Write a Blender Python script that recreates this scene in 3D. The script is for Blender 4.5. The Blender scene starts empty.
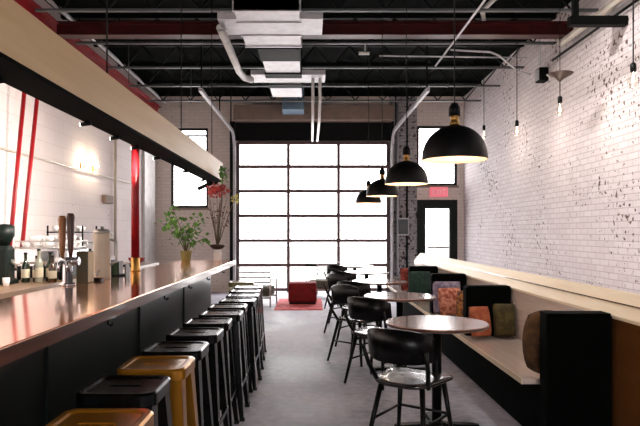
import bpy, bmesh, math, random
from mathutils import Vector, Matrix
random.seed(7)
SC = bpy.context.scene
COL = SC.collection
PI = math.pi

# ------------------------------------------------------------------ camera
F, CX, CY, EYE = 600.0, 311.0, 232.0, 1.38          # focal length in pixels, vanishing point, eye height
cam_d = bpy.data.cameras.new('camera'); cam = bpy.data.objects.new('camera', cam_d); COL.objects.link(cam)
cam_d.sensor_width = 36; cam_d.lens = 36 * F / 640
cam_d.shift_x = (320 - CX) / 640; cam_d.shift_y = (CY - 213) / 640
cam_d.clip_start = 0.05; cam_d.clip_end = 200
cam.location = (0, 0, EYE); cam.rotation_euler = (PI / 2, 0, 0)
SC.camera = cam

# ------------------------------------------------------------------ sky, daylight, exposure
SC.view_settings.view_transform = 'Standard'; SC.view_settings.look = 'None'
SC.view_settings.gamma = 1; SC.view_settings.use_curve_mapping = False
SC.view_settings.exposure = 0.0
SKY = 10.0
w = bpy.data.worlds.new('overcast_sky'); SC.world = w; w.use_nodes = True
bg = w.node_tree.nodes['Background']; bg.inputs[0].default_value = (1.0, 0.965, 0.97, 1); bg.inputs[1].default_value = SKY

D = 13.8                      # back wall
XL, XR, YF, ZC = -3.59, 3.52, -2.6, 4.5

def portal(x0, x1, z0, z1, y, inward):
    l = bpy.data.lights.new('daylight_opening', 'AREA'); l.shape = 'RECTANGLE'; l.size = x1 - x0; l.size_y = z1 - z0
    l.cycles.is_portal = True
    o = bpy.data.objects.new('daylight_opening', l); COL.objects.link(o)
    o.location = ((x0 + x1) / 2, y, (z0 + z1) / 2); o.rotation_euler = (-PI / 2 if inward < 0 else PI / 2, 0, 0)
portal(-1.68, 1.77, 0.05, 3.43, D + .02, -1)
portal(-3.2, -2.38, 1.95, 3.75, D + .02, -1)
portal(2.46, 3.34, 2.47, 3.8, D + .02, -1)
portal(2.62, 3.2, 0.1, 1.95, D + .02, -1)
portal(-1.0, 1.0, 0.9, 2.6, YF - .02, 1)

# ------------------------------------------------------------------ materials
def srgb(r, g, b):
    f = lambda c: (c / 255 / 12.92) if c / 255 <= .04045 else ((c / 255 + .055) / 1.055) ** 2.4
    return (f(r), f(g), f(b), 1)
def new_mat(name):
    m = bpy.data.materials.new(name); m.use_nodes = True
    nt = m.node_tree; return m, nt, nt.nodes['Principled BSDF']
def node(nt, t, **kw):
    n = nt.nodes.new(t)
    for k, v in kw.items():
        if k in n.inputs: n.inputs[k].default_value = v
        else: setattr(n, k, v)
    return n
def ramp(nt, fac, stops):
    r = nt.nodes.new('ShaderNodeValToRGB'); e = r.color_ramp.elements
    while len(e) < len(stops): e.new(.5)
    for i, (p, c) in enumerate(stops): e[i].position = p; e[i].color = c
    nt.links.new(fac, r.inputs[0]); return r.outputs[0]
def coords(nt, sc=(1, 1, 1), rot=(0, 0, 0)):
    t = node(nt, 'ShaderNodeTexCoord'); mp = node(nt, 'ShaderNodeMapping')
    mp.inputs['Scale'].default_value = sc; mp.inputs['Rotation'].default_value = rot
    nt.links.new(t.outputs['Object'], mp.inputs[0]); return mp.outputs[0]
def add_bump(nt, p, h, strength=.2, dist=.01):
    b = node(nt, 'ShaderNodeBump', Strength=strength, Distance=dist)
    nt.links.new(h, b.inputs['Height']); nt.links.new(b.outputs[0], p.inputs['Normal'])
def paint(name, c, rough=.5, metal=0., var=.12, nscale=6, coat=0., bump=.0, spec=.5):
    m, nt, p = new_mat(name)
    p.inputs['Roughness'].default_value = rough; p.inputs['Metallic'].default_value = metal
    p.inputs['Coat Weight'].default_value = coat; p.inputs['Specular IOR Level'].default_value = spec
    n = node(nt, 'ShaderNodeTexNoise', Scale=nscale, Detail=4.); nt.links.new(coords(nt), n.inputs['Vector'])
    c = srgb(*c); lo = tuple(x * (1 - var) for x in c[:3]) + (1,); hi = tuple(min(1, x * (1 + var)) for x in c[:3]) + (1,)
    nt.links.new(ramp(nt, n.outputs[0], [(.3, lo), (.7, hi)]), p.inputs['Base Color'])
    if bump: add_bump(nt, p, n.outputs[0], bump)
    return m
def wood(name, c1, c2, rough=.4, axis='Y', scale=3., coat=0., bump=.05, boards=0):
    m, nt, p = new_mat(name)
    p.inputs['Roughness'].default_value = rough; p.inputs['Coat Weight'].default_value = coat; p.inputs['Coat Roughness'].default_value = .06
    s = {'X': (.6, 9, 9), 'Y': (9, .6, 9), 'Z': (9, 9, .6)}[axis]
    v = coords(nt, s)
    n = node(nt, 'ShaderNodeTexNoise', Scale=scale, Detail=6., Distortion=.6); nt.links.new(v, n.inputs['Vector'])
    nt.links.new(ramp(nt, n.outputs[0], [(.3, srgb(*c1)), (.7, srgb(*c2))]), p.inputs['Base Color'])
    if bump: add_bump(nt, p, n.outputs[0], bump)
    return m
def brick(name, c1, c2, mortar, axis, speck=.0, rough=.7, bump=.6, bw=.215, rh=.075, specc=(95, 70, 60)):
    m, nt, p = new_mat(name); p.inputs['Roughness'].default_value = rough
    t = node(nt, 'ShaderNodeTexCoord'); sp = node(nt, 'ShaderNodeSeparateXYZ'); cb = node(nt, 'ShaderNodeCombineXYZ')
    nt.links.new(t.outputs['Object'], sp.inputs[0])
    nt.links.new(sp.outputs['Y' if axis == 'X' else 'X'], cb.inputs[0]); nt.links.new(sp.outputs['Z'], cb.inputs[1])
    b = node(nt, 'ShaderNodeTexBrick', Scale=1.0); b.inputs['Color1'].default_value = srgb(*c1); b.inputs['Color2'].default_value = srgb(*c2)
    b.inputs['Mortar'].default_value = srgb(*mortar); b.inputs['Brick Width'].default_value = bw; b.inputs['Row Height'].default_value = rh
    b.inputs['Mortar Size'].default_value = .006; b.inputs['Mortar Smooth'].default_value = .5
    nt.links.new(cb.outputs[0], b.inputs['Vector'])
    n = node(nt, 'ShaderNodeTexNoise', Scale=17., Detail=4.); nt.links.new(t.outputs['Object'], n.inputs['Vector'])
    n2 = node(nt, 'ShaderNodeTexNoise', Scale=.9, Detail=3.); nt.links.new(t.outputs['Object'], n2.inputs['Vector'])
    ad = node(nt, 'ShaderNodeMath', operation='MULTIPLY_ADD'); ad.inputs[1].default_value = .45; nt.links.new(n2.outputs[0], ad.inputs[0]); nt.links.new(n.outputs[0], ad.inputs[2])
    f = ramp(nt, ad.outputs[0], [(1.02 - speck * .16, (0, 0, 0, 1)), (1.06 - speck * .16, (1, 1, 1, 1))])
    mx = node(nt, 'ShaderNodeMix', data_type='RGBA')
    nt.links.new(f, mx.inputs[0]); nt.links.new(b.outputs['Color'], mx.inputs[6]); mx.inputs[7].default_value = srgb(*specc)
    nt.links.new(mx.outputs[2], p.inputs['Base Color'])
    h = node(nt, 'ShaderNodeMath', operation='MULTIPLY_ADD'); h.inputs[1].default_value = -1.0
    nt.links.new(b.outputs['Fac'], h.inputs[0]); nt.links.new(n.outputs[0], h.inputs[2])
    add_bump(nt, p, h.outputs[0], bump, .012)
    return m
def glass(name, gloss=.06, tint=(1, 1, 1, 1)):
    m = bpy.data.materials.new(name); m.use_nodes = True; nt = m.node_tree
    for n in list(nt.nodes): nt.nodes.remove(n)
    o = node(nt, 'ShaderNodeOutputMaterial'); t = node(nt, 'ShaderNodeBsdfTransparent'); g = node(nt, 'ShaderNodeBsdfGlossy', Roughness=.02)
    t.inputs[0].default_value = tint; x = node(nt, 'ShaderNodeMixShader'); x.inputs[0].default_value = gloss
    nt.links.new(t.outputs[0], x.inputs[1]); nt.links.new(g.outputs[0], x.inputs[2]); nt.links.new(x.outputs[0], o.inputs[0]); return m
def emit(name, c, s):
    m, nt, p = new_mat(name); p.inputs['Base Color'].default_value = c; p.inputs['Emission Color'].default_value = c; p.inputs['Emission Strength'].default_value = s; return m
def fabric(name, c1, c2, scale=30, rough=.9):
    m, nt, p = new_mat(name); p.inputs['Roughness'].default_value = rough
    n = node(nt, 'ShaderNodeTexNoise', Scale=scale, Detail=2.); nt.links.new(coords(nt), n.inputs['Vector'])
    nt.links.new(ramp(nt, n.outputs[0], [(.42, srgb(*c1)), (.58, srgb(*c2))]), p.inputs['Base Color']); add_bump(nt, p, n.outputs[0], .2); return m
def concrete():
    m, nt, p = new_mat('polished_concrete')
    v = coords(nt)
    n = node(nt, 'ShaderNodeTexNoise', Scale=.9, Detail=8., Distortion=.4); nt.links.new(v, n.inputs['Vector'])
    n2 = node(nt, 'ShaderNodeTexNoise', Scale=14., Detail=6.); nt.links.new(v, n2.inputs['Vector'])
    a = node(nt, 'ShaderNodeMath', operation='MULTIPLY_ADD'); a.inputs[1].default_value = .4; nt.links.new(n2.outputs[0], a.inputs[0]); nt.links.new(n.outputs[0], a.inputs[2])
    nt.links.new(ramp(nt, a.outputs[0], [(.45, srgb(98, 97, 106)), (.64, srgb(168, 167, 180)), (.84, srgb(208, 207, 219))]), p.inputs['Base Color'])
    nt.links.new(ramp(nt, n.outputs[0], [(.3, (.5, .5, .5, 1)), (.7, (.72, .72, .72, 1))]), p.inputs['Roughness'])
    add_bump(nt, p, n2.outputs[0], .05); return m

M = {}
M['floor'] = concrete()
M['brick_right'] = brick('white_painted_brick', (228, 221, 223), (218, 209, 211), (188, 178, 178), 'X', speck=.95)
M['brick_left'] = brick('white_painted_block', (222, 210, 206), (216, 203, 200), (205, 192, 188), 'X', speck=.35, bump=.25, bw=.6, rh=.2)
M['back_wall'] = brick('grey_beige_painted_brick', (228, 216, 208), (220, 208, 199), (206, 192, 183), 'Y', speck=.5, bump=.3, specc=(110, 95, 90))
M['worn_brick'] = brick('worn_dark_grey_brick', (150, 146, 146), (172, 168, 168), (120, 116, 116), 'Y', speck=1.2, bump=.6, specc=(45, 42, 42))
M['deck'] = paint('dark_green_painted_deck', (5, 8, 7), .85, spec=.04)
M['black_steel'] = paint('black_painted_steel', (7, 8, 8), .4, spec=.15)
M['matte_black'] = paint('matte_black_laminate', (6, 7, 6), .85, spec=.04)
M['stool_brown'] = paint('dark_brown_lacquered_steel', (46, 24, 16), .25, coat=.15, spec=.35)
M['joist'] = paint('dark_painted_joist_steel', (6, 9, 8), .6, spec=.1)
M['joist_flange'] = paint('grey_joist_flange', (80, 84, 85), .45, metal=.2, spec=.3)
M['red_steel'] = paint('red_oxide_painted_steel', (146, 20, 26), .38, var=.2, spec=.35)
M['red_dark'] = paint('dark_red_painted_steel', (58, 12, 11), .4, spec=.25, var=.25)
M['galv'] = paint('galvanised_sheet_steel', (188, 187, 190), .42, metal=.35, nscale=9)
M['galv_blue'] = paint('blue_grey_sheet_steel', (110, 135, 155), .45, metal=.3)
M['white_pipe'] = paint('white_painted_pipe', (215, 214, 212), .4)
M['pipe_beige'] = paint('pale_beige_pipe', (190, 180, 165), .4)
M['door_frame'] = paint('dark_brown_red_door_rail', (96, 72, 72), .45)
M['lintel'] = paint('brown_grey_concrete_lintel', (134, 116, 104), .75, bump=.2)
M['glass'] = glass('window_glass')
M['bar_glass'] = glass('clear_bar_glass', .18, (.93, .95, .95, 1))
M['green_frame'] = paint('dark_green_door_paint', (10, 20, 16), .45, spec=.2)
M['bar_top'] = wood('polished_copper_bar_sheet', (246, 160, 108), (252, 192, 144), .12, 'Y', 1.6, coat=.3, bump=.004)
M['bar_top'].node_tree.nodes['Principled BSDF'].inputs['Metallic'].default_value = .85
M['bar_edge'] = wood('dark_brown_bar_edge_wood', (74, 36, 22), (98, 52, 34), .3, 'Y', 2.5, coat=.4)
M['bar_front'] = paint('dark_green_bar_paint', (15, 23, 20), .35, spec=.3, var=.18, nscale=2.5)
M['counter'] = wood('tan_back_counter_wood', (136, 108, 84), (160, 132, 104), .35, 'Y', 2.5)
M['beam_wood'] = wood('pale_plywood_fascia', (202, 172, 122), (216, 188, 142), .5, 'Y', 2., bump=.02)
M['panel_top'] = wood('pale_pine_ledge', (226, 205, 172), (240, 224, 196), .45, 'Y', 2.5)
M['panel_wood'] = wood('brown_stained_banquette_wood', (84, 50, 22), (108, 68, 34), .2, 'Y', 2.5, coat=1.0)
M['panel_pale'] = wood('pale_pinkish_backrest_wood', (212, 194, 182), (228, 212, 200), .2, 'Y', 2.5, coat=1.0)
M['seat_wood'] = wood('pale_bench_seat_wood', (220, 200, 188), (234, 216, 204), .18, 'Y', 2.5, coat=1.0)
M['table_wood'] = wood('glossy_pinkish_table_wood', (158, 120, 104), (188, 150, 134), .2, 'X', 2.5, coat=.8, bump=.01)
M['table_edge'] = wood('dark_table_edge_wood', (70, 42, 32), (92, 58, 44), .35, 'X', 3)
M['stool_black'] = paint('black_lacquered_sheet_steel', (6, 7, 7), .25, coat=.12, spec=.3)
M['stool_gold'] = paint('gold_lacquered_sheet_steel', (190, 128, 32), .28, metal=.55, coat=.4)
M['stool_olive'] = paint('olive_lacquered_sheet_steel', (112, 100, 44), .3, metal=.3, coat=.3)
M['chair_black'] = paint('black_stained_plywood', (7, 7, 7), .32, spec=.25)
M['chair_seat'] = wood('dark_stained_seat_plywood', (26, 22, 21), (40, 34, 31), .25, 'Y', 3, coat=.5)
M['dark_hole'] = paint('black_rubber', (10, 10, 10), .8)
M['dome_out'] = paint('black_enamel_shade', (7, 8, 8), .5, spec=.2)
M['dome_in'] = paint('warm_copper_lining', (222, 190, 154), .5)
M['brass'] = paint('aged_brass', (180, 138, 72), .3, metal=.9)
M['bulb'] = emit('warm_bulb_glow', (1, .78, .5, 1), 14)
M['lamp_face'] = emit('warm_spot_lens_glow', (1, .86, .68, 1), 12)
M['chrome'] = paint('polished_chrome', (214, 216, 220), .18, metal=.85)
M['steel'] = paint('brushed_steel', (190, 186, 180), .35, metal=.6)
M['cream'] = paint('cream_enamel', (206, 190, 168), .4)
M['olive_box'] = paint('olive_brown_lacquer', (66, 58, 30), .45)
M['tap_wood'] = wood('bronze_tap_wood', (128, 78, 36), (160, 104, 54), .35, 'Z', 4)
M['tap_dark'] = wood('dark_walnut_tap_wood', (56, 32, 22), (74, 44, 30), .35, 'Z', 4)
M['white_ceramic'] = paint('white_glazed_ceramic', (232, 228, 224), .25)
M['dark_ceramic'] = paint('dark_brown_ceramic', (54, 36, 26), .5)
M['bottle_green'] = paint('dark_green_bottle_glass', (26, 40, 26), .12, coat=.5)
M['bottle_brown'] = paint('brown_bottle_glass', (66, 38, 18), .12, coat=.5)
M['bottle_clear'] = paint('pale_bottle_glass', (150, 150, 132), .12, coat=.5)
M['label_paper'] = paint('cream_label_paper', (220, 208, 180), .8)
M['leaf'] = paint('fresh_green_leaf', (118, 168, 78), .5, var=.3)
M['leaf_dark'] = paint('deep_green_leaf', (48, 76, 42), .5, var=.3)
M['mauve'] = paint('dusty_mauve_dried_leaf', (120, 78, 84), .7, var=.3)
M['petal_red'] = paint('coral_red_petal', (214, 92, 86), .6, var=.25)
M['petal_yellow'] = paint('pale_yellow_petal', (236, 226, 140), .6, var=.15)
M['stem'] = paint('brown_stem', (96, 80, 52), .7)
M['soil'] = paint('dark_potting_soil', (40, 28, 20), .9)
M['terracotta'] = paint('olive_glazed_pot', (150, 140, 84), .5)
M['red_cloth'] = fabric('deep_red_upholstery', (112, 18, 20), (136, 26, 26))
M['rug'] = fabric('coral_red_rug_pile', (214, 84, 88), (236, 124, 126), 9)
M['grey_cloth'] = fabric('grey_olive_upholstery', (78, 78, 66), (98, 98, 84))
M['pillow_brown'] = fabric('brown_ochre_cushion', (62, 38, 14), (84, 54, 22), 18)
M['pillow_orange'] = fabric('orange_rust_cushion', (150, 74, 44), (176, 98, 64), 14)
M['pillow_olive'] = fabric('olive_green_cushion', (60, 52, 22), (84, 72, 32), 14)
M['pillow_pink'] = fabric('pink_orange_patterned_cushion', (206, 140, 116), (150, 76, 56), 22)
M['pillow_gold'] = fabric('golden_brown_patterned_cushion', (170, 112, 58), (96, 56, 36), 22)
M['pillow_mauve'] = fabric('mauve_grey_cushion', (150, 140, 160), (112, 102, 124), 18)
M['pillow_green'] = fabric('dark_green_cushion', (22, 48, 42), (34, 62, 54), 18)
M['pillow_red'] = fabric('dark_red_cushion', (110, 40, 36), (140, 62, 54), 18)
M['exit_red'] = emit('lit_red_sign_face', (1, .22, .28, 1), .45)
M['exit_white'] = paint('white_sign_letters', (244, 220, 220), .5)
M['sidewalk'] = paint('pale_concrete_sidewalk', (196, 194, 192), .85)

# ------------------------------------------------------------------ mesh builder
class MB:
    def __init__(s): s.bm = bmesh.new()
    def face(s, vs, smooth=False):
        try: f = s.bm.faces.new(vs); f.smooth = smooth; return f
        except ValueError: return None
    def box(s, x0, x1, y0, y1, z0, z1, bev=0., mat=None):
        t = bmesh.new(); bmesh.ops.create_cube(t, size=1)
        for v in t.verts: v.co = Vector(((x0 + x1) / 2 + v.co.x * (x1 - x0), (y0 + y1) / 2 + v.co.y * (y1 - y0), (z0 + z1) / 2 + v.co.z * (z1 - z0)))
        if bev: bmesh.ops.bevel(t, geom=t.edges[:], offset=bev, segments=2, affect='EDGES', profile=.6)
        return s.merge(t, mat)
    def merge(s, t, mat=None):
        if mat is not None: t.transform(mat)
        mp = {v: s.bm.verts.new(v.co) for v in t.verts}
        for f in t.faces:
            g = s.face([mp[v] for v in f.verts]);
            if g: g.smooth = f.smooth
        t.free(); return s
    def loft(s, rings, smooth=True, cap0=True, cap1=True):
        R = [[s.bm.verts.new(p) for p in r] for r in rings]; n = len(R[0])
        for a, b in zip(R, R[1:]):
            for i in range(n): s.face([a[i], a[(i + 1) % n], b[(i + 1) % n], b[i]], smooth)
        if cap0: s.face(R[0][::-1])
        if cap1: s.face(R[-1])
        return s
    def lathe(s, prof, n=24, c=(0, 0, 0), cap0=True, cap1=True, smooth=True):
        return s.loft([[(c[0] + r * math.cos(2 * PI * i / n), c[1] + r * math.sin(2 * PI * i / n), c[2] + z) for i in range(n)] for r, z in prof], smooth, cap0, cap1)
    def tube(s, pts, r, n=8, smooth=True):
        pts = [Vector(p) for p in pts]; rs = r if isinstance(r, (list, tuple)) else [r] * len(pts); rings = []
        up = None
        for i, p in enumerate(pts):
            d = (pts[min(i + 1, len(pts) - 1)] - pts[max(i - 1, 0)]).normalized()
            if up is None: up = Vector((0, 0, 1)) if abs(d.z) < .9 else Vector((1, 0, 0))
            a = d.cross(up).normalized(); b = d.cross(a).normalized(); up = -b if (-b).dot(up) > 0 else b
            b = d.cross(a)
            rings.append([p + rs[i] * (a * math.cos(2 * PI * k / n) + b * math.sin(2 * PI * k / n)) for k in range(n)])
        return s.loft(rings, smooth)
    def bar(s, p, q, wx, wz):
        """rectangular bar from p to q"""
        p, q = Vector(p), Vector(q); d = (q - p).normalized(); up = Vector((0, 0, 1)) if abs(d.z) < .95 else Vector((0, 1, 0))
        a = d.cross(up).normalized() * wx / 2; b = a.cross(d).normalized() * wz / 2
        return s.loft([[e + a + b, e - a + b, e - a - b, e + a - b] for e in (p, q)], False)
    def poly(s, pts, thick):
        """closed outline pts (3-D, planar) extruded by the vector thick"""
        t = Vector(thick); return s.loft([[Vector(p) for p in pts], [Vector(p) + t for p in pts]], False)
    def done(s, name, mat, parent=None, loc=None, smooth=None):
        bmesh.ops.recalc_face_normals(s.bm, faces=s.bm.faces[:])
        me = bpy.data.meshes.new(name); s.bm.to_mesh(me); s.bm.free()
        me.materials.append(M[mat] if isinstance(mat, str) else mat)
        o = bpy.data.objects.new(name, me); COL.objects.link(o)
        if parent: o.parent = parent
        if loc: o.location = loc
        return o
def rrect(w, d, r, z, n=5, cx=0, cy=0):
    pts = []
    for k, (sx, sy) in enumerate(((1, 1), (-1, 1), (-1, -1), (1, -1))):
        for i in range(n + 1):
            a = k * PI / 2 + i / n * PI / 2
            pts.append((cx + sx * (w / 2 - r) + r * math.cos(a), cy + sy * (d / 2 - r) + r * math.sin(a), z))
    return pts
def thing(name, label, cat, loc=(0, 0, 0), rz=0, group=None):
    o = bpy.data.objects.new(name, None); COL.objects.link(o); o.empty_display_size = .1
    o.location = loc; o.rotation_euler = (0, 0, rz); o['label'] = label; o['category'] = cat
    if group: o['group'] = group
    return o
def tag(o, label, cat, group=None, kind=None):
    o['label'] = label; o['category'] = cat
    if group: o['group'] = group
    if kind: o['kind'] = kind
    return o
def struct(o, label=None):
    o['kind'] = 'structure'
    if label: o['label'] = label
    return o
def dup(root, loc, rz, label, group=None):
    r = root.copy(); COL.objects.link(r); r.location = loc; r.rotation_euler = (0, 0, rz); r['label'] = label
    if group: r['group'] = group
    for ch in list(root.children):
        c = ch.copy(); COL.objects.link(c); c.parent = r
        for g in list(ch.children):
            d = g.copy(); COL.objects.link(d); d.parent = c
    return r
def relamp(o, mat):
    """give a copied part its own mesh with another material"""
    o.data = o.data.copy(); o.data.materials[0] = M[mat]
ORD = ['first', 'second', 'third', 'fourth', 'fifth', 'sixth', 'seventh', 'eighth', 'ninth', 'tenth', 'eleventh', 'twelfth', 'thirteenth']

# ================================================================== SETTING
struct(MB().box(XL - .2, XR + .2, YF - .2, D + .2, -.2, 0).done('floor', 'floor'), 'worn polished grey concrete floor')
struct(MB().box(XL - .2, XR + .2, YF - .2, D + .2, ZC, ZC + .2).done('ceiling', 'deck'), 'dark green-black painted ceiling deck')
struct(MB().box(XL - .2, XL, YF - .2, D + .2, 0, ZC).done('wall_left', 'brick_left'), 'white painted block wall behind the bar')
struct(MB().box(XR, XR + .2, YF - .2, D + .2, 0, ZC).done('wall_right', 'brick_right'), 'white painted brick wall behind the banquette')
# back wall with openings: left window, sectional door, right window, glazed door
b = MB()
T = .25
def wl(x0, x1, z0, z1): b.box(x0, x1, D, D + T, z0, z1)
wl(XL, -3.22, 0, ZC); wl(-3.22, -2.37, 0, 1.94); wl(-3.22, -2.37, 3.77, ZC); wl(-2.37, -1.70, 0, ZC)
wl(-1.70, 1.79, 3.45, ZC)
wl(2.44, 3.36, 3.82, ZC); wl(2.44, 3.36, 2.12, 2.45); wl(3.36, XR, 0, ZC)
struct(b.done('wall_back', 'back_wall'), 'grey-beige painted back wall around the big glazed door')
b = MB(); wl(1.79, 2.44, 0, ZC)
struct(b.done('wall_back_pier', 'worn_brick'), 'worn dark grey brick pier between the big door and the exit door')
b = MB()
b.box(XL, -1.0, YF - .2, YF, 0, ZC); b.box(1.0, XR, YF - .2, YF, 0, ZC); b.box(-1.0, 1.0, YF - .2, YF, 0, .9); b.box(-1.0, 1.0, YF - .2, YF, 2.6, ZC)  # window opening behind the camera, added to brighten the room
struct(b.done('wall_front', 'brick_left'))
struct(MB().box(-30, 30, D + .2, 60, -.3, -.1).done('pavement', 'sidewalk'), 'pale concrete pavement outside the big door')

# sectional glazed door
x0, x1 = -1.68, 1.77
b = MB()
for x, wd in ((x0, .07), (-.52, .075), (.633, .075), (x1, .07)): b.box(x - wd / 2, x + wd / 2, D - .02, D + .05, 0, 3.44)
rows = [0.05, .568, 1.16, 1.72, 2.29, 2.86, 3.42]
rows = [0.06, .62, 1.185, 1.755, 2.32, 2.885, 3.43]
for z in rows: b.box(x0, x1, D - .03, D + .06, z - .04, z + .035)
dr = struct(b.done('door_1', 'door_frame'), 'wide sectional glazed door with dark reddish-brown rails')
b = MB()
for xa, xb in ((x0 + .035, -.557), (-.483, .596), (.67, x1 - .035)):
    for za, zb in zip(rows, rows[1:]): b.box(xa, xb, D + .008, D + .016, za + .035, zb - .04)
b.done('pane', 'glass', dr)
MB().box(-.12, .12, D - .06, D - .03, .60, .64).done('door_handle', 'black_steel', dr)
struct(MB().box(x0 - .05, x1 + .05, D - .10, D - .002, 3.47, 3.88).done('trim_1', 'black_steel'), 'black steel header above the big door')
struct(MB().box(x0 - .05, x1 + .08, D - .42, D - .002, 3.885, 4.22, .01).done('trim_2', 'lintel'), 'brown-grey concrete lintel above the big door')
struct(MB().box(x0 - .17, x0 - .05, D - .14, D - .002, 0, 3.9).done('trim_3', 'black_steel'), 'dark steel jamb left of the big door')
struct(MB().box(x1 + .05, x1 + .12, D - .14, D - .002, 0, 3.9).done('trim_4', 'black_steel'), 'dark steel jamb right of the big door')
struct(MB().box(XL + .003, XL + .06, 12.75, 13.6, 0, 3.9).done('trim_5', 'white_pipe'), 'white painted pilaster at the far left corner')
def window(n, xa, xb, za, zb, mull, label):
    b = MB(); f = .05
    b.box(xa, xa + f, D + .02, D + .12, za, zb); b.box(xb - f, xb, D + .02, D + .12, za, zb)
    b.box(xa + f, xb - f, D + .02, D + .12, za, za + f); b.box(xa + f, xb - f, D + .02, D + .12, zb - f, zb)
    for z in mull: b.box(xa + f, xb - f, D + .03, D + .10, z - .02, z + .02)
    o = struct(b.done('window_%d' % n, 'black_steel'), label)
    MB().box(xa + f, xb - f, D + .06, D + .068, za + f, zb - f).done('pane', 'glass', o)
    MB().box(xa - .03, xb + .03, D - .05, D + .02, za - .05, za).done('window_sill', 'lintel', o)
window(1, -3.22, -2.37, 1.94, 3.77, (3.6,), 'tall dark-framed window left of the big door')
window(2, 2.44, 3.36, 2.45, 3.82, (), 'dark-framed window above the exit door')
b = MB()
b.box(2.44, 2.63, D - .03, D + .1, 0, 2.12); b.box(3.18, 3.36, D - .03, D + .1, 0, 2.12); b.box(2.63, 3.18, D - .03, D + .1, 1.92, 2.12); b.box(2.63, 3.18, D - .03, D + .1, .01, .22)
o = struct(b.done('door_2', 'green_frame'), 'dark green glazed exit door in the right corner')
MB().box(2.63, 3.18, D + .03, D + .04, .22, 1.92).done('pane', 'glass', o)
MB().box(2.66, 3.15, D - .08, D - .05, 1.0, 1.05).done('door_handle', 'steel', o)
struct(MB().box(XR - .025, XR - .003, 3, D, 0, .12).done('baseboard_right', 'black_steel'))

# exit sign above the glazed door
sg = thing('exit_sign', 'small glowing red exit sign above the glazed corner door', 'sign', (2.93, D - .03, 2.3))
MB().box(-.2, .2, -.03, .03, -.11, .11, .006).done('housing', 'exit_red', sg)
b = MB(); lw = .016
def seg(xa, za, xb, zb): b.bar((xa, -.034, za), (xb, -.034, zb), lw, lw) if abs(xa - xb) > .001 and abs(za - zb) > .001 else b.box(min(xa, xb) - lw / 2, max(xa, xb) + lw / 2, -.036, -.03, min(za, zb) - lw / 2, max(za, zb) + lw / 2)
h = .055
for (xa, za, xb, zb) in ((-.14, -h, -.14, h), (-.14, h, -.08, h), (-.14, 0, -.09, 0), (-.14, -h, -.08, -h), (-.05, -h, .01, h), (-.05, h, .01, -h), (.045, -h, .045, h), (.08, h, .15, h), (.115, h, .115, -h)): seg(xa, za, xb, zb)
b.done('lettering', 'exit_white', sg)

# ================================================================== CEILING STEEL AND SERVICES
for i, (y, lab) in enumerate(((7.35, 'nearest open-web ceiling joist with grey bottom flange, over the pendant lamps'), (8.62, 'open-web ceiling joist just beyond the red cross beam'), (9.9, 'third open-web ceiling joist from the camera, behind the wide duct box'), (11.15, 'fourth open-web ceiling joist, at the far duct branch'), (12.4, 'open-web ceiling joist nearest the big glazed door'))):
    t = thing('ceiling_joist', lab, 'ceiling joist', (0, y, 4.08), 0, 'open-web joists under the ceiling deck')
    MB().box(XL + .22, XR - .01, -.03, .03, 0, .028).done('bottom_chord', 'joist_flange' if i < 2 else 'joist_flange', t)
    MB().box(XL + .01, XR - .01, -.04, .04, .36, .41).done('top_chord', 'joist', t)
    b = MB(); n = 24; dx = (XR - XL - .3) / n
    for k in range(n):
        xa = XL + .25 + k * dx
        b.bar((xa, 0, .02 if k % 2 else .37), (xa + dx, 0, .37 if k % 2 else .02), .02, .02)
    b.done('web', 'joist', t)
t = tag(MB().box(XL + .02, XR - .02, 7.92, 8.10, 3.985, 4.0).box(XL + .02, XR - .02, 8.0, 8.02, 4.0, 4.04).box(XL + .2, XR - .02, 8.0, 8.02, 4.04, 4.15).box(XL + .24, XR - .02, 7.92, 8.10, 4.15, 4.165).done('steel_beam', 'red_dark'), 'dark red steel cross beam spanning the room below the ceiling joists', 'beam')
# long red ledger along the left wall with conduits
t = tag(MB().box(XL + .005, XL + .16, .5, 13.6, 4.06, 4.075).box(XL + .1, XL + .12, .5, 13.6, 4.075, 4.19).box(XL + .02, XL + .2, .5, 13.6, 4.19, 4.205).done('steel_beam', 'red_steel'), 'bright red steel beam running along the left wall top', 'beam')
tag(MB().tube([(XL + .32, .5, 4.28), (XL + .32, 13.5, 4.28)], .03).done('conduit_pipe', 'galv'), 'pale conduit running beside the red beam along the left wall top', 'pipe')
# main duct
du = thing('air_duct', 'wide pale sheet-metal air duct down the middle of the ceiling', 'air duct', (0, 0, 0))
zb = 3.70; d_ = EYE and zb - EYE
def yat(py, z=zb): return 600 * (z - EYE) / (232 - py)
ya, yb = yat(10), yat(47)
b = MB(); b.loft([[(-.81, y, zb), (-.125, y, zb), (-.125, y, zb + .28), (-.81, y, zb + .28)] for y in (ya, yb)], False); b.done('duct_run', 'galv', du)
for py in (10, 22, 35, 46): y = yat(py); MB().box(-.825, -.11, y, y + .03, zb - .012, zb + .29).done('duct_flange', 'galv', du)
MB().box(-1.02, -.81, yat(35), yat(19), zb + .0, zb + .07).done('branch', 'galv', du)
MB().box(-.125, .13, yat(35), yat(19), zb + .0, zb + .07).done('branch', 'galv', du)
MB().tube([(-.99, yat(30), zb + .02), (-1.02, yat(26), zb - .02), (-1.03, yat(70), zb - .02), (-1.0, yat(78), zb), (-.9, yat(80), zb)], .048, 12).done('bypass_pipe', 'white_pipe', du)
zc_ = 3.78
b = MB(); b.loft([[(-.68, y, zc_), (-.16, y, zc_), (-.16, y, zc_ + .25), (-.68, y, zc_ + .25)] for y in (yb + .02, yat(97, zc_))], False); b.done('duct_run', 'galv', du)
for p0, p1 in ((47.5, 60), (73, 77), (83.5, 87)): MB().box(-.70, -.14, yat(p0, zc_) , yat(p1, zc_), zc_ - .02, zc_ + .262).done('dark_gap_band', 'joist', du)  # dark bands added for the dark gaps along the duct
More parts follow.
